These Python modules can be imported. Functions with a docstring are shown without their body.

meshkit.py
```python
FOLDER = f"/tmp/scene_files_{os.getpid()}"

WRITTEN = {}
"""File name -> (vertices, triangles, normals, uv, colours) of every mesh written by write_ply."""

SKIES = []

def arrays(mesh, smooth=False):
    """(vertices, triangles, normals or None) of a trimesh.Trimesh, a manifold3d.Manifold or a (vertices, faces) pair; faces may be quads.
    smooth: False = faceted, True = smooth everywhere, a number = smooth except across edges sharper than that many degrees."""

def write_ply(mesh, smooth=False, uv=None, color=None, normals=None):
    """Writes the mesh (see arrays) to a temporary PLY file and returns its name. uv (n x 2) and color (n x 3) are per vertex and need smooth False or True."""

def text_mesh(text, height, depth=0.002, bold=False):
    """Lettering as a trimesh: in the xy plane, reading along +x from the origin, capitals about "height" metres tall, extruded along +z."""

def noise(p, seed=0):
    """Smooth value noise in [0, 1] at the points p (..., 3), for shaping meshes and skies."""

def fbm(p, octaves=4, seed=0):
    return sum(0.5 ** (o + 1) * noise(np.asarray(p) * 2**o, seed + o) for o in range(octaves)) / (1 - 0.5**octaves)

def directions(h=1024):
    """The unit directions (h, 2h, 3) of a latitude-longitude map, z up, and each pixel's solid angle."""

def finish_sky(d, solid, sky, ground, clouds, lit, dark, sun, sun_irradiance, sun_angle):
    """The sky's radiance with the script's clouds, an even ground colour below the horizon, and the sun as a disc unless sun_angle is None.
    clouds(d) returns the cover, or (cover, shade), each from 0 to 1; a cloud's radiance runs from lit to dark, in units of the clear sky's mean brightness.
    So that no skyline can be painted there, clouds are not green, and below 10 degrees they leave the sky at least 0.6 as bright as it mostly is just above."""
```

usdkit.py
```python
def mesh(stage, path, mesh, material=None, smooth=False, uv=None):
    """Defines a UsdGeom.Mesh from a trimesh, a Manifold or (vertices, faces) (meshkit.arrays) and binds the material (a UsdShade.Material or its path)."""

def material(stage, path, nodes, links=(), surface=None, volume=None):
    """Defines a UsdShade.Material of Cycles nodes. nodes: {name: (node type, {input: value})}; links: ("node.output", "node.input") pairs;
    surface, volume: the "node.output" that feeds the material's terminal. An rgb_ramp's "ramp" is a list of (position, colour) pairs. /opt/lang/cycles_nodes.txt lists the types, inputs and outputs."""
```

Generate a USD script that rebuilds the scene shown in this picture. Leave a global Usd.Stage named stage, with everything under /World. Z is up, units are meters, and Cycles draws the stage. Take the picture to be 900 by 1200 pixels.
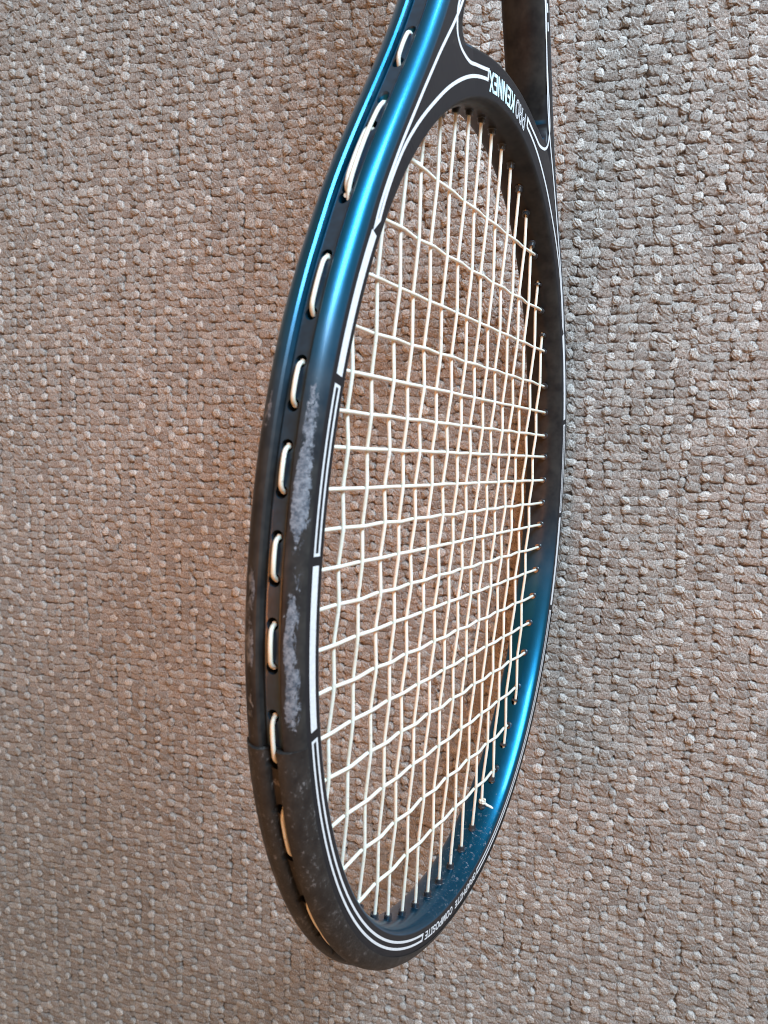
import math, random
import numpy as np
import trimesh, manifold3d as m3, shapely, usdkit, meshkit
from shapely.geometry import Polygon, LineString
from shapely.ops import unary_union
from scipy.interpolate import PchipInterpolator, CubicSpline
from pxr import Usd, UsdGeom, UsdLux, UsdShade, Gf, Sdf, Vt

random.seed(7); rng = np.random.default_rng(7)
stage = Usd.Stage.CreateInMemory()
UsdGeom.SetStageUpAxis(stage, 'Z'); UsdGeom.SetStageMetersPerUnit(stage, 1.0)
UsdGeom.Xform.Define(stage, '/World'); UsdGeom.Scope.Define(stage, '/World/Looks')
N3 = np.array

# ------------------------------------------------------------------ camera, light, exposure
UP = N3([-.3, .16, -1.0]); UP /= np.linalg.norm(UP)                 # carpet normal seen from the camera (x right, y down, z ahead)
XW = N3([1., 0, 0]) - UP[0] * UP; XW /= np.linalg.norm(XW); YW = np.cross(UP, XW)
C2W = np.stack([XW, YW, UP])                                        # camera coordinates -> world
CAM_H = 0.463
CAM = N3([0, 0, CAM_H])
cam = UsdGeom.Camera.Define(stage, '/World/camera')
F = 4.0
cam.CreateFocalLengthAttr(F); cam.CreateHorizontalApertureAttr(0.9 * F); cam.CreateVerticalApertureAttr(1.2 * F)
cam.CreateFStopAttr(3.4); cam.CreateFocusDistanceAttr(0.385)
cam.CreateClippingRangeAttr(Gf.Vec2f(0.01, 50)); cam.CreateExposureAttr(0.27)
Rc = C2W @ np.diag([1, -1, -1])
M = np.eye(4); M[:3, :3] = Rc.T; M[3, :3] = CAM
cam.AddTransformOp().Set(Gf.Matrix4d(M.tolist()))

def area_light(name, pos, target, w, h, color, power):
    l = UsdLux.RectLight.Define(stage, '/World/' + name)
    l.CreateWidthAttr(w); l.CreateHeightAttr(h); l.CreateColorAttr(Gf.Vec3f(*color)); l.CreateIntensityAttr(power)
    pos, target = N3(pos, ), N3(target)
    z = pos - target; z = z / np.linalg.norm(z); x = np.cross([0, 0, 1.], z); x /= np.linalg.norm(x); y = np.cross(z, x)
    m = np.eye(4); m[0, :3], m[1, :3], m[2, :3], m[3, :3] = x, y, z, pos
    l.AddTransformOp().Set(Gf.Matrix4d(m.tolist()))
def polar(az, el, r):                                                # az from image-up towards image-right
    return (r * math.sin(math.radians(az)) * math.cos(math.radians(el)), r * math.cos(math.radians(az)) * math.cos(math.radians(el)) - .0, r * math.sin(math.radians(el)))
area_light('window_light', (.66, .92, .62), (.12, .0, 0), .34, 1.0, (0.62, 0.83, 1.0), 48.0)
pool_spot = UsdLux.SphereLight.Define(stage, '/World/warm_lamp')  # added spot, aimed to make the brown pool left of the racket
pool_spot.CreateRadiusAttr(.14); pool_spot.CreateColorAttr(Gf.Vec3f(1.0, 0.33, 0.07)); pool_spot.CreateIntensityAttr(34.0)
LP, LT = N3([-.48, -.20, 1.10]), N3([-.15, -.06, 0]); zz = LP - LT; zz /= np.linalg.norm(zz); xx = np.cross([0, 1., 0], zz); xx /= np.linalg.norm(xx); yy = np.cross(zz, xx)
ml = np.eye(4); ml[0, :3], ml[1, :3], ml[2, :3], ml[3, :3] = xx, yy, zz, LP
pool_spot.AddTransformOp().Set(Gf.Matrix4d(ml.tolist()))
sh = UsdLux.ShapingAPI.Apply(pool_spot.GetPrim()); sh.CreateShapingConeAngleAttr(17.0); sh.CreateShapingConeSoftnessAttr(1.0)
usdkit.material(stage, '/World/Looks/room_air', {'b': ('background_shader', {'color': (1.0, 0.62, 0.36), 'strength': 0.58})}, surface='b.background')
dome = UsdLux.DomeLight.Define(stage, '/World/room_light')
UsdShade.MaterialBindingAPI.Apply(dome.GetPrim()).Bind(UsdShade.Material.Get(stage, '/World/Looks/room_air'))

# ------------------------------------------------------------------ helpers
USED = {}
def numbered(parent, name):
    k = USED.get((parent, name), 0); USED[(parent, name)] = k + 1
    return f'{parent}/{name}' if k == 0 else f'{parent}/{name}_{k:03d}'
def obj(name, mesh, mat, parent='/World', smooth=35, label=None, kind=None, prim=None):
    path = numbered(parent, name)
    m = usdkit.mesh(stage, path, mesh, '/World/Looks/' + mat, smooth=smooth)
    pts = np.array(m.GetPointsAttr().Get())
    api = UsdGeom.PrimvarsAPI(m)
    api.CreatePrimvar('rp', Sdf.ValueTypeNames.Float3Array, 'vertex').Set(Vt.Vec3fArray.FromNumpy((pts * 1000).astype(np.float32)))
    if prim:
        for k, fn in prim.items():
            api.CreatePrimvar(k, Sdf.ValueTypeNames.FloatArray, 'vertex').Set(Vt.FloatArray.FromNumpy(fn(pts).astype(np.float32)))
    if label: m.GetPrim().SetCustomDataByKey('label', label)
    if kind: m.GetPrim().SetCustomDataByKey('kind', kind)
    return path
def mat(name, nodes, links=(), surface='p.BSDF'):
    usdkit.material(stage, '/World/Looks/' + name, nodes, links, surface=surface)

def grid_faces(n, k, closed_n, closed_k):
    f = []
    a = np.arange(n if closed_n else n - 1); b = np.arange(k if closed_k else k - 1)
    A, B = np.meshgrid(a, b, indexing='ij'); A2, B2 = (A + 1) % n, (B + 1) % k
    return np.stack([A * k + B, A2 * k + B, A2 * k + B2, A * k + B2], -1).reshape(-1, 4)
def tri(q): return np.vstack([q[:, [0, 1, 2]], q[:, [0, 2, 3]]])
def sweep(stations, closed=False):
    """stations: (n, k, 3) rings of a closed profile; capped when open"""
    n, k = stations.shape[:2]
    v = stations.reshape(-1, 3); f = [tri(grid_faces(n, k, closed, True))]
    if not closed:
        v = np.vstack([v, stations[0].mean(0), stations[-1].mean(0)])
        j = np.arange(k); j2 = (j + 1) % k
        f.append(np.column_stack([np.full(k, n * k), j, j2])); f.append(np.column_stack([np.full(k, n * k + 1), (n - 1) * k + j2, (n - 1) * k + j]))
    t = trimesh.Trimesh(v, np.vstack(f), process=False)
    if t.volume < 0: t.invert()
    return t
def tube(path, r, sides=8):
    p = np.asarray(path, float); n = len(p)
    t = np.gradient(p, axis=0); t /= np.linalg.norm(t, axis=1)[:, None]
    ref = N3([0, 0, 1.]) if abs(t[:, 2]).mean() < .8 else N3([1., 0, 0])
    a = np.cross(ref, t); a /= np.linalg.norm(a, axis=1)[:, None]; b = np.cross(t, a)
    an = np.arange(sides) / sides * 2 * np.pi
    rr = np.broadcast_to(np.asarray(r, float), (n,))[:, None, None]
    return sweep(p[:, None] + rr * (np.cos(an)[None, :, None] * a[:, None] + np.sin(an)[None, :, None] * b[:, None]))
def to_manifold(t): return m3.Manifold(m3.Mesh(np.asarray(t.vertices, np.float32), np.asarray(t.faces, np.uint32)))
def from_manifold(m):
    q = m.to_mesh(); return trimesh.Trimesh(q.vert_properties[:, :3], q.tri_verts, process=False)
def extrude(poly, z0, h):
    out = []
    for g in getattr(poly, 'geoms', [poly]):
        if g.geom_type == 'Polygon' and g.area > 1e-9:
            e = trimesh.creation.extrude_polygon(g, h, engine='earcut'); e.apply_translation([0, 0, z0]); out.append(e)
    return trimesh.util.concatenate(out)

# ------------------------------------------------------------------ materials
def fuzz_mat(name, lo, hi):
    mat(name, {'c': ('attribute', {'attribute': 'rp'}), 'oi': ('object_info', {}), 'mp': ('mapping', {'scale': (1.25, .62, 1.0)}),
               'n': ('noise_texture', {'scale': .55, 'detail': 4.0, 'roughness': .75}),
               'n2': ('noise_texture', {'scale': 1.7, 'detail': 2.0, 'roughness': .7, 'distortion': 1.0}),
               'mr': ('map_range', {'from_min': .3, 'from_max': .7, 'to_min': 0., 'to_max': 1., 'clamp': True}),
               'm': ('mix_color', {'a': lo, 'b': hi}),
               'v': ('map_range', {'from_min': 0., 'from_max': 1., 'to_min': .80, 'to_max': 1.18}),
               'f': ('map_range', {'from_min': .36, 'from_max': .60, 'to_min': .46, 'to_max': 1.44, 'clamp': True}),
               'vf': ('math', {'math_type': 'multiply'}),
               'h': ('hsv', {'hue': .5, 'saturation': 1., 'fac': 1.}),
               'bm': ('bump', {'strength': 1.0, 'distance': .0017}),
               'p': ('principled_bsdf', {'roughness': .95, 'specular_ior_level': .12, 'sheen_weight': .2, 'sheen_roughness': .5})},
        [('c.vector', 'n.vector'), ('c.vector', 'mp.vector'), ('mp.vector', 'n2.vector'), ('n.fac', 'mr.value'), ('mr.result', 'm.fac'), ('oi.random', 'v.value'),
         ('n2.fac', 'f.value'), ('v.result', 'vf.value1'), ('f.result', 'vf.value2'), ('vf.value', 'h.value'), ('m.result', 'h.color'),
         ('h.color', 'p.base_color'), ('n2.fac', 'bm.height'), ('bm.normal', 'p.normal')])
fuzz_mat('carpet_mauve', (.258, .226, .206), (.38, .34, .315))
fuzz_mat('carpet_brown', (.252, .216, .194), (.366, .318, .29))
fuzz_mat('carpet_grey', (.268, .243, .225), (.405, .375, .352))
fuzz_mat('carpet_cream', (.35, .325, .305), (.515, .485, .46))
fuzz_mat('carpet_base', (.13, .105, .09), (.22, .18, .155))

for nm, cl in (('carpet_cream', (.50, .47, .44)), ('carpet_mauve', (.30, .265, .24))):
    mat(nm + '_fibre', {'p': ('principled_bsdf', {'base_color': cl, 'roughness': .9, 'specular_ior_level': .1})})
black = (.009, .009, .011)
mat('frame_paint', {
    'rp': ('attribute', {'attribute': 'rp'}), 'face': ('attribute', {'attribute': 'face'}), 'wear': ('attribute', {'attribute': 'wear'}), 'shade_worn': ('attribute', {'attribute': 'shade_worn'}),
    'flake': ('noise_texture', {'scale': 9., 'detail': 1.}), 'fm': ('map_range', {'from_min': .3, 'from_max': .7, 'to_min': .75, 'to_max': 1.2}),
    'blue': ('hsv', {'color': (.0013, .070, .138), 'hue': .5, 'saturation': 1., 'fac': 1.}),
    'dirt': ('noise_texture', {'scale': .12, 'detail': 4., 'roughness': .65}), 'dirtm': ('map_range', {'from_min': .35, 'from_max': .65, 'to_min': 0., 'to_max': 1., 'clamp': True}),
    'char': ('mix_color', {'a': (.010, .010, .011), 'b': (.024, .023, .022)}),  # charcoal for rubbed paint and for dark reflections painted in
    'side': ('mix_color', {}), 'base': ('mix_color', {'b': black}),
    'smp': ('mapping', {'scale': (1.0, .42, 1.0)}), 'sc': ('noise_texture', {'scale': .62, 'detail': 9., 'roughness': .8, 'distortion': .35}), 'add': ('math', {'math_type': 'add'}),
    'thr': ('map_range', {'from_min': .995, 'from_max': 1.02, 'to_min': 0., 'to_max': 1., 'clamp': True}),
    'mot': ('noise_texture', {'scale': .6, 'detail': 5., 'roughness': .8}), 'motm': ('map_range', {'from_min': .4, 'from_max': .62, 'to_min': 0., 'to_max': 1., 'clamp': True}), 'scol': ('mix_color', {'a': (.04, .05, .066), 'b': (.145, .16, .185)}),
    'fin': ('mix_color', {}),
    'nf': ('math', {'math_type': 'subtract', 'value1': 1.}), 'nw': ('math', {'math_type': 'subtract', 'value1': 1.}), 'ns': ('math', {'math_type': 'subtract', 'value1': 1.}),
    'met0': ('math', {'math_type': 'multiply'}), 'met': ('math', {'math_type': 'multiply'}), 'met2': ('math', {'math_type': 'multiply', 'value2': .9}),
    'ro0': ('mix_float', {'a': .33, 'b': .45}), 'spec': ('mix_float', {'a': .4, 'b': .10}), 'ro': ('mix_float', {'b': .75}), 'coat': ('math', {'math_type': 'multiply', 'value2': .12}),
    'bm': ('bump', {'strength': .12, 'distance': .0003}),
    'p': ('principled_bsdf', {'coat_roughness': .1}), 'fw': ('math', {'math_type': 'maximum'})},
    [('rp.vector', 'flake.vector'), ('rp.vector', 'dirt.vector'), ('rp.vector', 'smp.vector'), ('smp.vector', 'sc.vector'), ('flake.fac', 'fm.value'), ('fm.result', 'blue.value'),
     ('dirt.fac', 'dirtm.value'), ('dirtm.result', 'char.fac'), ('blue.color', 'side.a'), ('char.result', 'side.b'), ('shade_worn.fac', 'side.fac'),
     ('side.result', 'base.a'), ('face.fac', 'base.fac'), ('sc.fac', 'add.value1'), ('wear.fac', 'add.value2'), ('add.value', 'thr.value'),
     ('rp.vector', 'mot.vector'), ('mot.fac', 'motm.value'), ('motm.result', 'scol.fac'), ('thr.result', 'fin.fac'), ('base.result', 'fin.a'), ('scol.result', 'fin.b'), ('fin.result', 'p.base_color'),
     ('face.fac', 'nf.value2'), ('shade_worn.fac', 'nw.value2'), ('thr.result', 'ns.value2'), ('nf.value', 'met0.value1'), ('nw.value', 'met0.value2'), ('met0.value', 'met.value1'), ('ns.value', 'met.value2'),
     ('met.value', 'met2.value1'), ('met2.value', 'p.metallic'), ('shade_worn.fac', 'ro0.fac'), ('ro0.result', 'ro.a'), ('thr.result', 'ro.fac'), ('ro.result', 'p.roughness'),
     ('shade_worn.fac', 'fw.value1'), ('face.fac', 'fw.value2'), ('fw.value', 'spec.fac'), ('spec.result', 'p.specular_ior_level'), ('met0.value', 'coat.value1'), ('coat.value', 'p.coat_weight'), ('sc.fac', 'bm.height'), ('bm.normal', 'p.normal')])
def plain(name, col, rough, spec=.5, var=.25, scale=.4, bump=.1, coat=0.):
    mat(name, {'rp': ('attribute', {'attribute': 'rp'}), 'n': ('noise_texture', {'scale': scale, 'detail': 5., 'roughness': .7}),
               'mr': ('map_range', {'from_min': .3, 'from_max': .7, 'to_min': 1 - var, 'to_max': 1 + var, 'clamp': True}), 'h': ('hsv', {'color': col, 'hue': .5, 'saturation': 1., 'fac': 1.}),
               'bm': ('bump', {'strength': bump, 'distance': .0004}), 'p': ('principled_bsdf', {'roughness': rough, 'specular_ior_level': spec, 'coat_weight': coat})},
        [('rp.vector', 'n.vector'), ('n.fac', 'mr.value'), ('mr.result', 'h.value'), ('h.color', 'p.base_color'), ('n.fac', 'bm.height'), ('bm.normal', 'p.normal')])
mat('guard_plastic', {'rp': ('attribute', {'attribute': 'rp'}), 'mp': ('mapping', {'scale': (1., .6, 1.)}), 'n': ('noise_texture', {'scale': .22, 'detail': 4., 'roughness': .7}), 'n2': ('noise_texture', {'scale': .8, 'detail': 8., 'roughness': .8, 'distortion': .4}),
    'b': ('mix_color', {'a': (.007, .007, .008), 'b': (.019, .0185, .018)}), 'mr': ('map_range', {'from_min': .35, 'from_max': .65, 'to_min': 0., 'to_max': 1., 'clamp': True}),
    'ad': ('math', {'math_type': 'multiply_add', 'value2': .45}), 'th': ('map_range', {'from_min': .80, 'from_max': .90, 'to_min': 0., 'to_max': .8, 'clamp': True}), 'm': ('mix_color', {'b': (.12, .12, .125)}),
    'bm': ('bump', {'strength': .5, 'distance': .0005}), 'p': ('principled_bsdf', {'roughness': .52, 'specular_ior_level': .28})},
    [('rp.vector', 'mp.vector'), ('mp.vector', 'n.vector'), ('mp.vector', 'n2.vector'), ('n.fac', 'mr.value'), ('mr.result', 'b.fac'), ('n.fac', 'ad.value1'), ('n2.fac', 'ad.value3'), ('ad.value', 'th.value'), ('th.result', 'm.fac'), ('b.color' if False else 'b.result', 'm.a'), ('m.result', 'p.base_color'), ('n2.fac', 'bm.height'), ('bm.normal', 'p.normal')])
plain('strip_plastic', (.006, .018, .030), .32, .4, .3, .3, .15)
plain('grommet_plastic', (.015, .018, .023), .3, .5, .2, 1., .1)
plain('white_print', (.47, .48, .50), .35, .5, .12, .8, .05)
plain('silver_print', (.42, .43, .45), .35, .5, .15, .8, .05)
plain('cyan_print', (.46, .61, .64), .35, .5, .12, .8, .05)
mat('string_gut', {'rp': ('attribute', {'attribute': 'rp'}), 'n': ('noise_texture', {'scale': .16, 'detail': 3., 'roughness': .6}), 'n2': ('noise_texture', {'scale': .55, 'detail': 4., 'roughness': .75}),
    'a': ('map_range', {'from_min': .35, 'from_max': .65, 'to_min': 0., 'to_max': 1., 'clamp': True}), 'c': ('mix_color', {'a': (.52, .515, .475), 'b': (.49, .465, .40)}),
    'd': ('map_range', {'from_min': .60, 'from_max': .70, 'to_min': 0., 'to_max': .65, 'clamp': True}), 'm': ('mix_color', {'b': (.17, .155, .135)}), 'bm': ('bump', {'strength': .25, 'distance': .0003}),
    'p': ('principled_bsdf', {'roughness': .38, 'specular_ior_level': .45, 'subsurface_weight': .15, 'subsurface_scale': .0008})},
    [('rp.vector', 'n.vector'), ('rp.vector', 'n2.vector'), ('n.fac', 'a.value'), ('a.result', 'c.fac'), ('n2.fac', 'd.value'), ('d.result', 'm.fac'), ('c.result', 'm.a'), ('m.result', 'p.base_color'), ('n2.fac', 'bm.height'), ('bm.normal', 'p.normal')])
plain('grip_leather', (.02, .018, .016), .7, .4, .3, .3, .5)

# ------------------------------------------------------------------ the carpet: backing and loops
car = UsdGeom.Xform.Define(stage, '/World/carpet').GetPrim()
for k, v in dict(label='flecked grey brown loop pile carpet under the racket', category='carpet', kind='structure').items(): car.SetCustomDataByKey(k, v)
PX, PY, ZC = .0099, .00472, 0.0                                      # stitch pitch across and along; tops of the loops lie near z = 0
gx = np.linspace(-3, 3, 61); GX, GY = np.meshgrid(gx, gx, indexing='ij')
v = np.column_stack([GX.ravel(), GY.ravel(), np.full(GX.size, -.0028)])
obj('backing', trimesh.Trimesh(v, tri(grid_faces(61, 61, False, False)), process=False), 'carpet_base', '/World/carpet', smooth=True)

def loop_mesh(sx, sy, sz, seed, twist):
    """a tuft of twisted yarn: two or three plies bulging side by side, each with fine diagonal strands"""
    s = trimesh.creation.icosphere(subdivisions=3); p = s.vertices.copy()
    r = np.random.default_rng(seed); ph = r.uniform(0, 6.28, 3)
    q = np.sign(p) * np.abs(p) ** .72                                   # squarer than an egg, so neighbours close up
    q[:, 1] += .16 * np.sin(p[:, 0] * 1.8 + ph[0])
    u = p[:, 0] * 1.0 + twist * p[:, 1]
    plies = np.abs(np.sin(1.55 * (u + .3 * math.sin(ph[1])) + ph[1])) ** .5
    strands = np.sin(11 * u + 3.0 * p[:, 1] * np.sign(twist) + ph[2] + 2.5 * meshkit.noise(p * 2 + seed, seed))
    d = .90 + .13 * plies + .085 * strands + .26 * (meshkit.fbm(p * 1.7 + seed * 7.3, 3, seed) - .5) + .16 * (meshkit.noise(p * 5 + seed * 3.1, seed) - .5)
    s.vertices = q * d[:, None] * N3([sx, sy, sz])
    return s
protos, proto_mat = [], []
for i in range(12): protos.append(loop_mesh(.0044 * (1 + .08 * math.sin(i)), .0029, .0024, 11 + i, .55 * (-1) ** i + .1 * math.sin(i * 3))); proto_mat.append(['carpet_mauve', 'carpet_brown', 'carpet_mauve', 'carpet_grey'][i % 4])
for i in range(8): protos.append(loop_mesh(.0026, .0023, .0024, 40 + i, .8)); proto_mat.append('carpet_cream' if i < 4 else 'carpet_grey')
ids, pos, rot, scl = [], [], [], []
for c in range(-60, 61):
    drift = 0; dy = (c % 2) * PY + rng.normal(0, .0004)
    for r_ in range(-126, 127):
        y = r_ * PY + dy; x = c * PX + .0011 * math.sin(r_ * .21 + c * .7)
        wob = rng.normal(0, .00034, 6)
        a = rng.normal(-.06, .12)
        ids.append(int(rng.integers(0, 12))); pos.append((x + wob[0], y + wob[1] * .7, -.0026 + wob[2] * .5)); rot.append(a); scl.append(rng.normal(1, .055, 3))
        cream = (r_ % 2 == 0) ^ (rng.random() < .05)
        ids.append(int(rng.integers(12, 16)) if cream else int(rng.integers(16, 20)))
        pos.append((x + PX * .5 + wob[3] * 1.3, y + .0010 + wob[4], -.0025 + (.0004 if cream else -.0003) + wob[5] * .5)); rot.append(rng.normal(0, .5)); scl.append(rng.normal(1, .12, 3) * (1.0 if cream else .95))
ids, pos, rot, scl = N3(ids), N3(pos), N3(rot), np.clip(N3(scl), .7, 1.35)
# the 300 loops nearest to the camera's aim are parts of their own, the rest one instancer
aim = N3([0, 0, 0]); ray = C2W @ N3([0, 0, 1.]); aim = CAM + ray * (CAM_H / -ray[2])
near = np.argsort(np.linalg.norm(pos - CAM, axis=1) + np.where(pos[:, 1] > .3, 9, 0))[:300]
for i in near:
    m = protos[ids[i]].copy(); v = m.vertices * scl[i]; ca, sa = math.cos(rot[i]), math.sin(rot[i])
    m.vertices = np.column_stack([v[:, 0] * ca - v[:, 1] * sa, v[:, 0] * sa + v[:, 1] * ca, v[:, 2]]) + pos[i]
    obj('loop', m, proto_mat[ids[i]], '/World/carpet', smooth=True)
keep = np.setdiff1d(np.arange(len(ids)), near)
pi = UsdGeom.PointInstancer.Define(stage, '/World/carpet/loop_pile')
pi.GetPrim().SetCustomDataByKey('kind', 'stuff'); pi.GetPrim().SetCustomDataByKey('label', 'dense looped yarn pile of the carpet')
for i, p in enumerate(protos): obj('tuft', p, proto_mat[i], '/World/carpet/loop_pile', smooth=True)
pi.CreatePrototypesRel().SetTargets([Sdf.Path('/World/carpet/loop_pile/tuft' + ('' if i == 0 else f'_{i:03d}')) for i in range(len(protos))])
pi.CreateProtoIndicesAttr(Vt.IntArray.FromNumpy(ids[keep].astype(np.int32)))
pi.CreatePositionsAttr(Vt.Vec3fArray.FromNumpy(pos[keep].astype(np.float32)))
pi.CreateScalesAttr(Vt.Vec3fArray.FromNumpy(scl[keep].astype(np.float32)))
pi.CreateOrientationsAttr(Vt.QuathArray([Gf.Quath(float(math.cos(a / 2)), 0, 0, float(math.sin(a / 2))) for a in rot[keep]]))

# stray fibres standing off the yarn
nf = 46000
fx, fy = rng.uniform(-.46, .42, nf), rng.uniform(-.50, .46, nf)
fa, fl = rng.uniform(0, 2 * np.pi, nf), rng.uniform(.0012, .0034, nf)
base = np.column_stack([fx, fy, rng.uniform(-.0012, .0002, nf)])
dirv = np.column_stack([np.cos(fa), np.sin(fa), np.zeros(nf)]); perp = np.column_stack([-np.sin(fa), np.cos(fa), np.zeros(nf)])
lift = rng.uniform(.0002, .0011, nf); bendv = rng.normal(0, .0006, nf)
cv = np.stack([base, base + dirv * (fl * .33)[:, None] + perp * bendv[:, None] + np.outer(lift, [0, 0, 1]), base + dirv * (fl * .66)[:, None] + perp * bendv[:, None] + np.outer(lift * 1.1, [0, 0, 1]), base + dirv * fl[:, None] - perp * bendv[:, None] + np.outer(lift * .4, [0, 0, 1])], 1)
for q, (nm, half) in enumerate((('carpet_cream', slice(0, nf // 2)), ('carpet_mauve', slice(nf // 2, nf)))):
    bc = UsdGeom.BasisCurves.Define(stage, numbered('/World/carpet', 'loose_fibres'))
    c4 = cv[half]
    bc.CreateTypeAttr('cubic'); bc.CreateBasisAttr('bspline'); bc.CreateWrapAttr('pinned')
    bc.CreatePointsAttr(Vt.Vec3fArray.FromNumpy(c4.reshape(-1, 3).astype(np.float32))); bc.CreateCurveVertexCountsAttr(Vt.IntArray.FromNumpy(np.full(len(c4), 4, np.int32)))
    bc.CreateWidthsAttr(Vt.FloatArray.FromNumpy(np.full(1, .00013, np.float32))); bc.SetWidthsInterpolation('constant')
    UsdShade.MaterialBindingAPI.Apply(bc.GetPrim()).Bind(UsdShade.Material.Get(stage, '/World/Looks/' + nm + '_fibre'))
    bc.GetPrim().SetCustomDataByKey('kind', 'stuff')

# ------------------------------------------------------------------ the racket, in its own coordinates: x across, y to the handle, z out of the front face
R_RC = N3([[0.4445350618284948, 0.062242942517579315, 0.8935963265993709], [-0.04614260345117783, -0.9946673398481699, 0.0922374283364005], [0.8945722100266047, -0.08223563185212712, -0.4392924560039675]])
T_RC = N3([0.02942593, 0.01231994, 0.3417901])
RW = C2W @ R_RC; TW = C2W @ T_RC + CAM
RK = '/World/tennis_racket'
rk = UsdGeom.Xform.Define(stage, RK)
m = np.eye(4); m[:3, :3] = RW.T; m[3, :3] = TW
rk.AddTransformOp().Set(Gf.Matrix4d(m.tolist()))
for k, v in dict(label='blue and black tennis racket with white strings standing on its edge on the carpet', category='tennis racket').items(): rk.GetPrim().SetCustomDataByKey(k, v)
A_, BT, BB, NT, NB = .118, .16273, .14493, 2.016, 2.110
def ring(th, d=0.):
    """inner string-bed curve pushed outward by d"""
    th = np.asarray(th, float); e = 1e-4
    def c(t):
        co, si = np.cos(t), np.sin(t); n = np.where(si > 0, NT, NB); B = np.where(si > 0, BT, BB)
        return np.stack([A_ * np.sign(co) * np.abs(co) ** (2 / n), B * np.sign(si) * np.abs(si) ** (2 / n)], -1)
    t = c(th + e) - c(th - e); t /= np.linalg.norm(t, axis=-1, keepdims=True)
    return c(th) + np.stack([t[..., 1], -t[..., 0]], -1) * np.broadcast_to(d, th.shape)[..., None]
TT = np.linspace(-np.pi, np.pi, 7201)
def ring_at_y(y, d, side):
    p = ring(TT, d); s = p[:, 0] * side > 0; q = p[s]; return q[np.argmin(np.abs(q[:, 1] - y))]
def resample(p, step):
    p = np.asarray(p); s = np.r_[0, np.cumsum(np.linalg.norm(np.diff(p, axis=0), axis=1))]
    n = max(int(s[-1] / step), 4); return CubicSpline(s, p)(np.linspace(0, s[-1], n + 1))
def normals2(p):
    t = np.gradient(p, axis=0); t /= np.linalg.norm(t, axis=1)[:, None]; return np.stack([t[:, 1], -t[:, 0]], 1)
mm = 1e-3
ZF = 8.4
ARM = N3([(101.6, 106.8), (92.6, 123), (82.2, 140), (70.2, 160), (57.6, 185), (47.2, 209), (39.8, 225), (31, 246), (23.5, 266), (18.4, 286), (17, 305), (16.6, 330)]) * mm
low = ring(np.linspace(math.radians(-212.0), math.radians(32.0), 500), .0096)         # left shoulder, round the tip, right shoulder
low = low[(low[:, 1] < .092)]
hoop = np.vstack([(ARM * [-1, 1])[::-1], low, ARM])
hoop = resample(hoop, .0016)
# smooth the joins a little
for _ in range(6): hoop[1:-1] = .25 * hoop[:-2] + .5 * hoop[1:-1] + .25 * hoop[2:]
HN = normals2(hoop)
if (HN[len(HN) // 2] @ [0, -1]) < 0: HN = -HN
PO = [(0, ZF), (.8, 8.33), (1.7, 8.08), (2.6, 7.62), (3.4, 6.98), (4.1, 6.15), (4.65, 5.2), (4.95, 4.3), (5.0, 3.75), (4.7, 3.3), (3.0, 3.0), (3.0, 0), (3.0, -3.0), (4.9, -3.4), (5.5, -4.0), (5.7, -5.0), (5.3, -6.5), (4.1, -8.2), (2.3, -9.7), (.4, -10.4)]
PI_ = [(-1.0, -10.4), (.3, -9.7), (1.5, -8.0), (2.4, -5.6), (3.0, -2.6), (3.2, 0), (3.05, 2.6), (2.5, 5.0), (1.6, 7.0), (.8, 8.0), (0, ZF)]
def refine_profile(p, k=2):
    return p
W_ = 6.4
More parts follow.
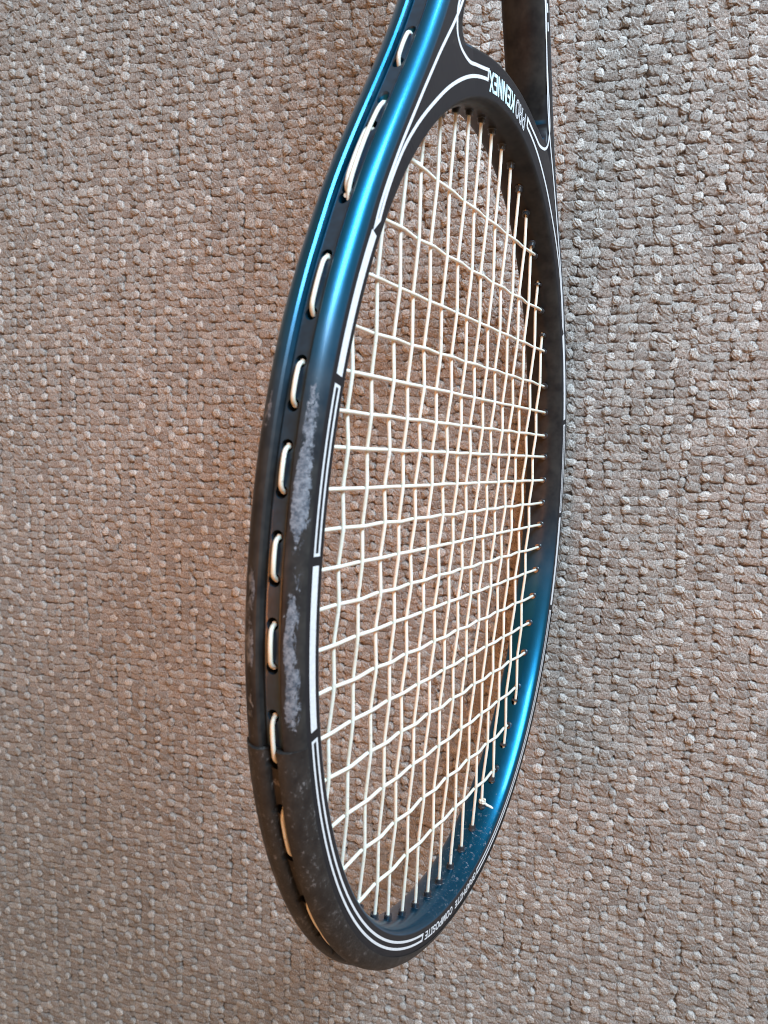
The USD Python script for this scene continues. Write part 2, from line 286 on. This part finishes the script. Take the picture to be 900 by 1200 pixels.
def frame_rings(O, I):
    e = O - I; e /= np.linalg.norm(e, axis=1)[:, None]
    out = []
    for u, z in PO: out.append(np.column_stack([O + e * u * mm, np.full(len(O), z * mm)]))
    for u, z in PI_: out.append(np.column_stack([I - e * u * mm, np.full(len(O), z * mm)]))
    return np.stack(out, 1)
hoop_m = to_manifold(sweep(frame_rings(hoop, hoop - HN * W_ * mm)))
# bridge across the throat
th = np.radians(np.linspace(29, 151, 180)); I = ring(th, .00325)
open_pts = N3([(0, 178.2), (10, 177.8), (20, 176.6), (31, 174.4), (40, 172.2), (46, 171.0), (56, 167.0), (70, 155), (84, 133), (96, 112), (104, 97), (110.5, 82), (113.5, 70)]) * mm
op = np.vstack([(open_pts * [-1, 1])[:0:-1], open_pts]); opc = PchipInterpolator(np.linspace(-1, 1, len(op)), op)(np.linspace(-1, 1, 800))
O = []
for p, t_ in zip(I, th):                                                # outer point of each station on the opening's edge, along the ring's normal
    nrm = ring(N3([t_]), .01)[0] - ring(N3([t_]), 0.)[0]; nrm /= np.linalg.norm(nrm)
    q = opc - p; cr_ = np.abs(q[:, 0] * nrm[1] - q[:, 1] * nrm[0]) + np.where(q @ nrm < 0, 1, 0); O.append(p + nrm * (q[cr_.argmin()] @ nrm))
O = N3(O)
for _ in range(4): O[1:-1] = .25 * O[:-2] + .5 * O[1:-1] + .25 * O[2:]
PO_keep = PO
PO = [(0, ZF), (.9, 8.0), (1.6, 7.0), (2.2, 5.0), (2.5, 2.5), (2.6, -1), (2.5, -4), (2.1, -7), (1.2, -9.4), (0, -10.4)]
bridge_m = to_manifold(sweep(frame_rings(O, I)))
PO = PO_keep
fill = []
CORNER = CubicSpline([0, 1, 2, 3, 4, 5], [(41.5, 171.7), (45, 171.2), (48.4, 172.6), (49.8, 175.8), (49.5, 180), (47.6, 186)])(np.linspace(0, 5, 26)).T
for s in (-1, 1):
    P = Polygon([(s * x * mm, y * mm) for x, y in [(38, 168.5), (40.5, 171.75), *[(x, y) for x, y in zip(*CORNER)], (46.5, 190), (50, 190), (56.5, 179), (70, 152), (82, 132), (93, 114), (86, 112), (70, 140), (50, 160)]])
    P = P.buffer(0).difference(Polygon(ring(np.linspace(0, 2 * np.pi, 400), .0040)))
    fill.append(to_manifold(extrude(max(getattr(P, 'geoms', [P]), key=lambda g: g.area), -10.4 * mm, (10.4 + ZF) * mm)))
shaft = m3.CrossSection([[(-12 * mm, -9 * mm), (12 * mm, -9 * mm), (12 * mm, 9 * mm), (-12 * mm, 9 * mm)]]).offset(3.5 * mm, m3.JoinType.Round)
shaft_m = m3.Manifold.extrude(shaft, .07).rotate([-90, 0, 0]).translate([0, .275, -1 * mm])
frame_m = hoop_m + bridge_m + fill[0] + fill[1] + shaft_m

# strings: 16 mains, 18 crosses
XM = N3([.0060, .0185, .0310, .0440, .0559, .0682, .0824, .0962]); XM = np.r_[-XM[::-1], XM]
YC = N3([.1288, .1063, .0880, .0714, .0583, .0466, .0358, .0237, .0119, .0004, -.0114, -.0234, -.0370, -.0509, -.0657, -.0821, -.0996, -.1170])
def curve_y_at(x, d, top):
    p = ring(TT, d); s = (p[:, 1] > 0) == top; q = p[s]; return q[np.argmin(np.abs(q[:, 0] - x)), 1]
def outer_y(x):                                                       # where a main leaves the frame at the throat side
    ax = abs(x)
    if ax < .05: return float(np.interp(ax, open_pts[:6, 0], open_pts[:6, 1])) + .0026
    h = hoop + HN * .003; h = h[h[:, 1] > .09]; h = h[h[:, 0] * np.sign(x) > 0]
    return h[np.argmin(np.abs(h[:, 0] - x)), 1]
holes = []                                                            # (inner point, outer point) of every hole
for x in XM:
    o = N3([x, outer_y(x)])
    for ax, ay in ((.0962, .1085), (.0824, .1395), (.0682, .1530), (.0559, .1650)):                  # the two that the shoulder's loops pull aside
        if abs(abs(x) - ax) < 1e-6:
            h = hoop + HN * .003; h = h[(h[:, 0] * x > 0) & (h[:, 1] > 0)]; o = h[np.argmin(np.abs(h[:, 1] - ay))]
    holes.append((N3([x, curve_y_at(x, 0, True)]), o))
    holes.append((N3([x, curve_y_at(x, 0, False)]), N3([x, curve_y_at(x, .0126, False)])))
for y in YC:
    for s in (-1, 1):
        if y > .095:
            h = hoop + HN * .003; h = h[(h[:, 0] * s > 0) & (h[:, 1] > 0)]; o = h[np.argmin(np.abs(h[:, 1] - (y if y < .12 else .1290)))]
        else: o = ring_at_y(y, .0126, s)
        holes.append((N3([ring_at_y(y, 0, s)[0], y]), N3([o[0], o[1] if y > .095 else y])))
cuts = []
for a, b in holes:
    d = b - a; L = np.linalg.norm(d); d /= L
    c_ = m3.Manifold.cylinder(L + 8 * mm, 1.5 * mm, 1.95 * mm, 16).rotate([0, 90, 0]).rotate([0, 0, math.degrees(math.atan2(d[1], d[0]))])
    s0 = a - d * 3 * mm; cuts.append(c_.translate([s0[0], s0[1], 0]))
allcuts = m3.Manifold.batch_boolean(cuts, m3.OpType.Add)
frame_t = from_manifold(frame_m - allcuts)
def f_face(p): return ((p[:, 2] > 8.35 * mm) | (p[:, 2] < -10.3 * mm)).astype(float)
def bump_fn(x, a, b, s): return 1 / (1 + np.exp(-(x - a) / s)) * 1 / (1 + np.exp((x - b) / s))
def outward(p):                                                       # distance outside the string-bed curve, roughly
    B = np.where(p[:, 1] > 0, BT, BB); rho = np.sqrt((p[:, 0] / A_) ** 2 + (p[:, 1] / B) ** 2); return (rho - 1) * A_
def f_wear(p):
    o = outward(p); left = (p[:, 0] < 0) & (o > .0095)
    y, z = p[:, 1] * 1000, p[:, 2] * 1000
    pat = meshkit.noise(np.column_stack([y / 9., z / 5., y * 0]), 5)
    w = (.23 + .19 * bump_fn(y, 2, 48, 6) + .14 * bump_fn(y, -36, -20, 4) + .34 * (pat - .5)) * bump_fn(y, -46, 62, 5) * bump_fn(z, 5.7 - 1.2 * pat, 8.15, .3) + (.14 + .30 * (pat - .5)) * bump_fn(y, -42, 46, 8) * bump_fn(z, 3.7, 6.5, .4) + (.27 + .40 * (pat - .4)) * bump_fn(y, -44, 66, 7) * bump_fn(z, -8.8, -4.6, .4) + .17 * bump_fn(y, -45, 70, 8) * bump_fn(z, -4, 4, 1)
    w = np.where(left & (z < 8.35), w, .0)
    tip = .40 * bump_fn(p[:, 1] * 1000, -175, -115, 8) * (p[:, 0] > -.02)
    return np.clip(np.maximum(w, np.where(f_face(p) > .5, .0, tip * .66)) + .17, 0, .75)
def f_shade_worn(p):
    """dark reflections painted into the blue, with rubbed wear outside: the outer edge below the shoulders, the inner edge above the middle"""
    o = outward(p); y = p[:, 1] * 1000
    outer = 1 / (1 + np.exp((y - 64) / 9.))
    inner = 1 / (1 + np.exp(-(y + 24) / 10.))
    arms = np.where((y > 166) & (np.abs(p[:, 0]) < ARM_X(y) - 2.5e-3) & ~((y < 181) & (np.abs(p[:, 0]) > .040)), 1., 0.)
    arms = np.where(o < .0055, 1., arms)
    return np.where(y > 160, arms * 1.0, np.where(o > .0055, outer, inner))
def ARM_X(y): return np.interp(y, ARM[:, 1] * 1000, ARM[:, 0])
obj('frame', frame_t, 'frame_paint', RK, smooth=32, prim=dict(face=f_face, wear=f_wear, shade_worn=f_shade_worn), label='blue metallic frame with black faces, painted-in dark reflections and scuffed outer edge')

# grommet strips in the outer groove, left and right, and the bumper guard round the tip
i_lo_l = np.argmin(np.where(hoop[:, 0] < 0, np.abs(hoop[:, 1] + .046), 9)); i_lo_r = np.argmin(np.where(hoop[:, 0] > 0, np.abs(hoop[:, 1] + .046), 9))
i_up_l = np.argmin(np.where(hoop[:, 0] < 0, np.abs(hoop[:, 1] - .178), 9)); i_up_r = np.argmin(np.where(hoop[:, 0] > 0, np.abs(hoop[:, 1] - .178), 9))
def band(i0, i1, prof):
    p, n = hoop[i0:i1 + 1], HN[i0:i1 + 1]
    return sweep(np.stack([np.column_stack([p + n * u * mm, np.full(len(p), z * mm)]) for u, z in prof], 1))
STRIP = [(2.9, 2.7), (3.5, 2.5), (3.62, 2.1), (3.5, 1.7), (3.5, -1.7), (3.62, -2.1), (3.5, -2.5), (2.9, -2.7)]
strips = []
for a, b in ((i_up_l, i_lo_l), (i_lo_r, i_up_r)):
    strips.append(obj('grommet_strip', from_manifold(to_manifold(band(a, b, STRIP)) - allcuts), 'strip_plastic', RK, smooth=30))
GUARD = [(.5, 8.6), (1.6, 8.35), (3.4, 7.3), (5.0, 6.0), (6.0, 4.6), (6.3, 3.2), (6.1, 2.1), (5.4, 1.55), (4.2, 1.4), (4.1, 0), (4.2, -1.4), (5.4, -1.6), (6.3, -2.2), (6.9, -3.6), (6.8, -5.2), (5.9, -7.1), (4.3, -8.9), (2.3, -10.2), (2.2, -9.8), (4.0, -8.3), (5.2, -6.6), (5.5, -5), (5.3, -4), (4.6, -3.2), (2.8, -2.8), (2.8, 2.8), (4.4, 3.1), (4.9, 3.7), (4.8, 4.3), (4.0, 5.4), (2.8, 6.8), (1.7, 7.7), (.8, 8.2)]
guard = to_manifold(band(i_lo_l, i_lo_r, GUARD)) - allcuts
bg = obj('bumper_guard', from_manifold(guard), 'guard_plastic', RK, smooth=40, label='scuffed dark plastic bumper guard round the tip')

# grommet barrels on the inner side, one at each string hole
def barrel(a, d, r0, r1, L, back=1.0):
    prof = [(r0, 0), (r1 + .25, 0), (r1 + .25, .5), (r1, .7), (r1, L), (r0, L)]
    k = 14; an = np.arange(k) / k * 2 * np.pi; nrm = N3([-d[1], d[0], 0]); d3 = N3([d[0], d[1], 0]); zz = N3([0, 0, 1.])
    st = np.stack([N3([a[0], a[1], 0]) + d3 * l * mm + r * mm * (np.cos(t) * nrm + np.sin(t) * zz) for t in an for r, l in prof]).reshape(k, len(prof), 3)
    return sweep(st, closed=True)
for k, (a, b) in enumerate(holes):
    d = a - b; d = d / np.linalg.norm(d)
    own = bg if (a[1] < -.05 and k >= 0) else strips[0 if a[0] < 0 else 1]
    obj('grommet', barrel(a - d * .5 * mm, d, .75, 1.5, (1.9 if k >= 32 else 2.4) if not (k < 32 and abs(a[0]) > .08) else .9), 'grommet_plastic', own, smooth=30)

def weave(u, uc, zc):
    """height along a string: zc at the crossings uc, flat outside"""
    uu = np.r_[uc[0] - .02, uc, uc[-1] + .02]; zz = np.r_[0, zc, 0]
    return sum(np.interp(u + k, uu, zz) for k in (-.0016, -.0008, 0, .0008, .0016)) / 5
AMP, RS = .00052, .00067
hd = {}
for i, x in enumerate(XM):
    y0, y1 = holes[2 * i + 1][1][1] + .0002, holes[2 * i][1][1] - .0002
    o = np.argsort(YC); yc = YC[o]; z = N3([AMP * (-1) ** (i + j) for j in o])
    ins = (yc > holes[2 * i + 1][0][1] + .004) & (yc < holes[2 * i][0][1] - .004)
    u = np.arange(y0, y1, .0010)
    side = np.interp(u, yc, N3([(-1) ** j for j in o]) * .00012 + rng.normal(0, .00005, len(o)))
    obj('main_string', tube(np.column_stack([x + side, u, weave(u, yc[ins], z[ins])]), RS), 'string_gut', RK, smooth=60)
for j, y in enumerate(YC):
    hl, hr = holes[32 + 2 * j], holes[33 + 2 * j]
    x0, x1 = hl[1][0] + .0002, hr[1][0] - .0002
    z = N3([-AMP * (-1) ** (i + j) for i in range(16)]); ins = (XM > hl[0][0] + .003) & (XM < hr[0][0] - .003)
    u = np.arange(x0, x1, .0010)
    side = np.interp(u, XM, N3([(-1) ** i for i in range(16)]) * .0001 + rng.normal(0, .00006, 16))
    obj('cross_string', tube(np.column_stack([u, y + side, weave(u, XM[ins], z[ins])]), RS), 'string_gut', RK, smooth=60)
# string loops lying in the outer groove from hole to hole
def outer_loop(a, b, na, nb, lift=.00075, z=0.):
    t = np.linspace(0, 1, 22)[:, None]; s = np.clip(np.minimum(t, 1 - t) * 5, 0, 1); s = np.sqrt(1 - (1 - s) ** 2)
    base = a * (1 - t) + b * t; n = na * (1 - t) + nb * t; n /= np.linalg.norm(n, axis=1)[:, None]
    bow = np.sin(np.pi * t) * np.linalg.norm(b - a) ** 2 / (8 * .13)
    p = base + n * (s * (lift + .0010) - .0010 + bow + .0009 * np.sin(np.pi * t) * min(1, .014 / np.linalg.norm(b - a)))
    return np.column_stack([p, np.full(len(p), z) + .0004 * np.sin(np.pi * t[:, 0])])
def nrm_at(p):
    k = np.argmin(((hoop - p) ** 2).sum(1)); return HN[k]
def hole_m(i, top): return holes[2 * i + (0 if top else 1)][1]
def hole_c(j, s): return holes[32 + 2 * j + (0 if s < 0 else 1)][1]
pairs = []
for s in (-1, 1):
    mi = (lambda k: k if s < 0 else 15 - k)
    pairs += [(hole_m(mi(3), True), hole_m(mi(2), True), 0.), (hole_m(mi(1), True), hole_c(1, s), .0007), (hole_c(0, s), hole_m(mi(0), True), -.0007)]
    pairs += [(hole_c(j, s), hole_c(j + 1, s), 0.) for j in range(2, 18, 2)]
    pairs += [(hole_m(mi(k), False), hole_m(mi(k + 1), False), 0.) for k in (0, 2, 4)]
    pairs += [(hole_m(mi(k), True), hole_m(mi(k + 1), True), 0.) for k in (4, 6)]
pairs.append((hole_m(6, False), hole_m(9, False), 0.))
for a, b, z in pairs:
    na, nb = nrm_at(a), nrm_at(b)
    if abs(a[0]) < .055 and a[1] > .15 and abs(b[0]) < .055: na = nb = N3([0, 1.])
    obj('outer_string_loop', tube(outer_loop(a, b, na, nb, .0011, z), RS), 'string_gut', RK, smooth=60)
# tie-off knot with its cut tail at the tip end of a main, and the doubled end of the first cross
kx = XM[12]; ky = curve_y_at(kx, -.0022, False)
kp = N3([kx, ky, 0])
t = np.linspace(0, 2.35 * 2 * np.pi, 60)
knot = np.column_stack([kp[0] + .00105 * np.cos(t), kp[1] + .0011 * (t / t[-1] - .5) * 1.6, .00105 * np.sin(t)])
tailp = np.array([[.0006, -.0008, .0009], [.0012, -.0020, .0026], [.0014, -.0026, .0042], [.0018, -.0042, .0058], [.0022, -.0050, .0078]]) + kp
tail = CubicSpline(np.arange(5), tailp)(np.linspace(0, 4, 24))
obj('string_knot', trimesh.util.concatenate([tube(knot, RS), tube(tail, RS)]), 'string_gut', RK, smooth=60)
a = N3([ring_at_y(.1335, .004, -1)[0], .1335, -.0006]); b = N3([XM[3] - .003, YC[0] + .0004, .0004])
mid_ = N3([XM[2], YC[0] + .0016, -.0014])
obj('tie_off_string', tube(CubicSpline([0, 1, 2], np.stack([a, mid_, b]))(np.linspace(0, 2, 24)), RS), 'string_gut', RK, smooth=60)

# ------------------------------------------------------------------ printed lines and lettering on the front face
ZP = (ZF + .02) * mm; HP = .05 * mm
def strip_poly(th0, th1, d0, d1, n=120):
    t = np.radians(np.linspace(th0, th1, n)); return Polygon(np.vstack([ring(t, d0 * mm), ring(t, d1 * mm)[::-1]])).buffer(0)
def th_of(y, side):
    p = ring(TT, .0065); s = p[:, 0] * side > 0; t = TT[s]; return math.degrees(t[np.argmin(np.abs(p[s][:, 1] - y))])
def outline(P, w=.00085): return P.difference(P.buffer(-w, join_style=2))
for s in (-1, 1):
    fx = lambda th: th
    def seg(y0, y1): return sorted((th_of(y0, s), th_of(y1, s)))
    def fix(a):                                                       # keep the left side's angles continuous through 180 degrees
        return [q + 360 if q < 0 and s < 0 else q for q in a]
    a, b = sorted(fix(seg(.0965, .0555))); obj('white_bar', extrude(strip_poly(a, b, 4.9, 7.9), ZP, HP), 'white_print', RK, smooth=False)
    a, b = sorted(fix(seg(.0530, .0070))); obj('double_line', extrude(outline(strip_poly(a, b, 4.8, 7.9)), ZP, HP), 'white_print', RK, smooth=False)
    a, b = sorted(fix(seg(.0045, -.0415))); obj('white_bar', extrude(strip_poly(a, b, 4.9, 7.9), ZP, HP), 'white_print', RK, smooth=False)
    ta = math.degrees(math.atan2(-1, s * .222)); tb = th_of(-.0443, s)
    a, b = sorted(fix([ta, tb])); obj('double_line', extrude(outline(strip_poly(a, b, 4.8, 7.9, 200)), ZP, HP), 'white_print', RK, smooth=False)
    # the shoulder: one outline from the bridge along the ring, round the throat opening and up the arm
    inner = N3([(23.4, 168.7), (31, 166.7), (39.4, 163.6), (54.8, 154.9), (69.1, 143.5), (79.7, 133.4), (88.8, 122.2), (99.9, 100.6)]) * mm
    outer = N3([(102.2, 98.6), (100.9, 102.3), (91.5, 120.7), (80.5, 138.5), (67.5, 158.4), (50.9, 183.0), (42.5, 204), (35.6, 224), (28, 244), (21, 264)]) * mm
    opl = N3([(23.6, 172.0), (35.2, 169.0), (42.5, 167.4), (49, 168.3), (53.8, 172.0), (54.6, 177.5), (52.3, 184.6), (46.5, 196), (38.8, 213), (30.5, 234), (24, 252)]) * mm
    def spl(p, closed=False):
        q = np.r_[0, np.cumsum(np.linalg.norm(np.diff(p, axis=0), axis=1))]; return PchipInterpolator(q, p)(np.linspace(0, q[-1], 90))
    inner, outer, opl = (spl(q) * [s, 1] for q in (inner, outer, opl))
    w = .00058
    lines = [LineString(np.vstack([inner, outer])), LineString(np.vstack([inner[:1], opl]))]
    obj('shoulder_line', extrude(unary_union([l.buffer(w, cap_style=2, join_style=2) for l in lines]), ZP, HP), 'white_print', RK, smooth=False)
    # dashes of small print higher up the arm
    for k in range(5):
        y = .214 + .0062 * k; x = s * float(np.interp(y, ARM[:, 1], ARM[:, 0])) - s * .0033 - s * .0
        obj('arm_dash', extrude(LineString([(x + s * .0004, y), (x - s * .0010, y + .0030)]).buffer(.0008, cap_style=2), ZP + .0000, HP), 'silver_print', RK, smooth=False)
def letters(text, height, bold=False):
    t = meshkit.text_mesh(text, height, .001, bold); v, f = t.vertices, t.faces
    fl = f[(np.abs(v[f][:, :, 2]).max(1) < 1e-6)]
    return unary_union([Polygon(v[q][:, :2]).buffer(1e-6) for q in fl])
def bend(P, x0, d_base, sx, theta0, sgn):
    """letters run towards -x along the ring; sgn = +1: tops point outward, -1: tops point inward"""
    ths = np.linspace(theta0 - 1.3, theta0 + 1.3, 4001); c = ring(ths, d_base)
    s = np.r_[0, np.cumsum(np.linalg.norm(np.diff(c, axis=0), axis=1))]; s -= np.interp(theta0, ths, s)
    def f(xy):
        xy = np.asarray(xy); q = (xy[:, 0] - x0) * sx
        tq = np.interp(q if sgn < 0 else -q, s, ths)
        base = ring(tq, d_base); n = ring(tq, d_base + 1e-3) - base; n /= np.linalg.norm(n, axis=1)[:, None]
        return base + n * (sgn * xy[:, 1])[:, None]
    return shapely.transform(shapely.segmentize(P, .0008), f)
ken, pro = letters('KENNEX', .0066, True), letters('PRO', .0066, True)
wk, wp = ken.bounds[2], pro.bounds[2]
scale_k, scale_p = .0300 / wk, .0135 / wp
pro_o = pro.difference(pro.buffer(-.00042))
obj('maker_lettering', extrude(bend(pro_o, wp + .001, .0119, scale_p, math.pi / 2 - .055, -1), ZP, HP), 'silver_print', RK, smooth=False)
obj('maker_lettering', extrude(bend(ken, 0, .0119, scale_k, math.pi / 2 - .050, -1), ZP, HP), 'cyan_print', RK, smooth=False)
dot = bend(Polygon([(wk + .0009 + .0007 * math.cos(q), .0010 + .0007 * math.sin(q)) for q in np.linspace(0, 6.2, 16)]), 0, .0119, scale_k, math.pi / 2 - .050, -1)
obj('small_mark', extrude(dot, ZP, HP), 'cyan_print', RK, smooth=False)
gc = letters('GRAPHITE  COMPOSITE', .0029, False).buffer(.00008); wg = gc.bounds[2]
obj('tip_lettering', extrude(bend(gc, wg / 2, .0050, .0550 / wg, -math.pi / 2 + .004, 1), ZP, HP), 'white_print', RK, smooth=False)

# handle and butt cap, beyond the top of the picture
oct_ = m3.CrossSection([[(-16 * mm, -7 * mm), (-9 * mm, -14 * mm), (9 * mm, -14 * mm), (16 * mm, -7 * mm), (16 * mm, 7 * mm), (9 * mm, 14 * mm), (-9 * mm, 14 * mm), (-16 * mm, 7 * mm)]])
obj('handle', from_manifold(m3.Manifold.extrude(oct_, .185).rotate([-90, 0, 0]).translate([0, .338, -1 * mm])), 'grip_leather', RK, smooth=20)
obj('butt_cap', from_manifold(m3.Manifold.extrude(oct_.offset(2 * mm, m3.JoinType.Round), .012).rotate([-90, 0, 0]).translate([0, .523, -1 * mm])), 'grommet_plastic', RK, smooth=20)
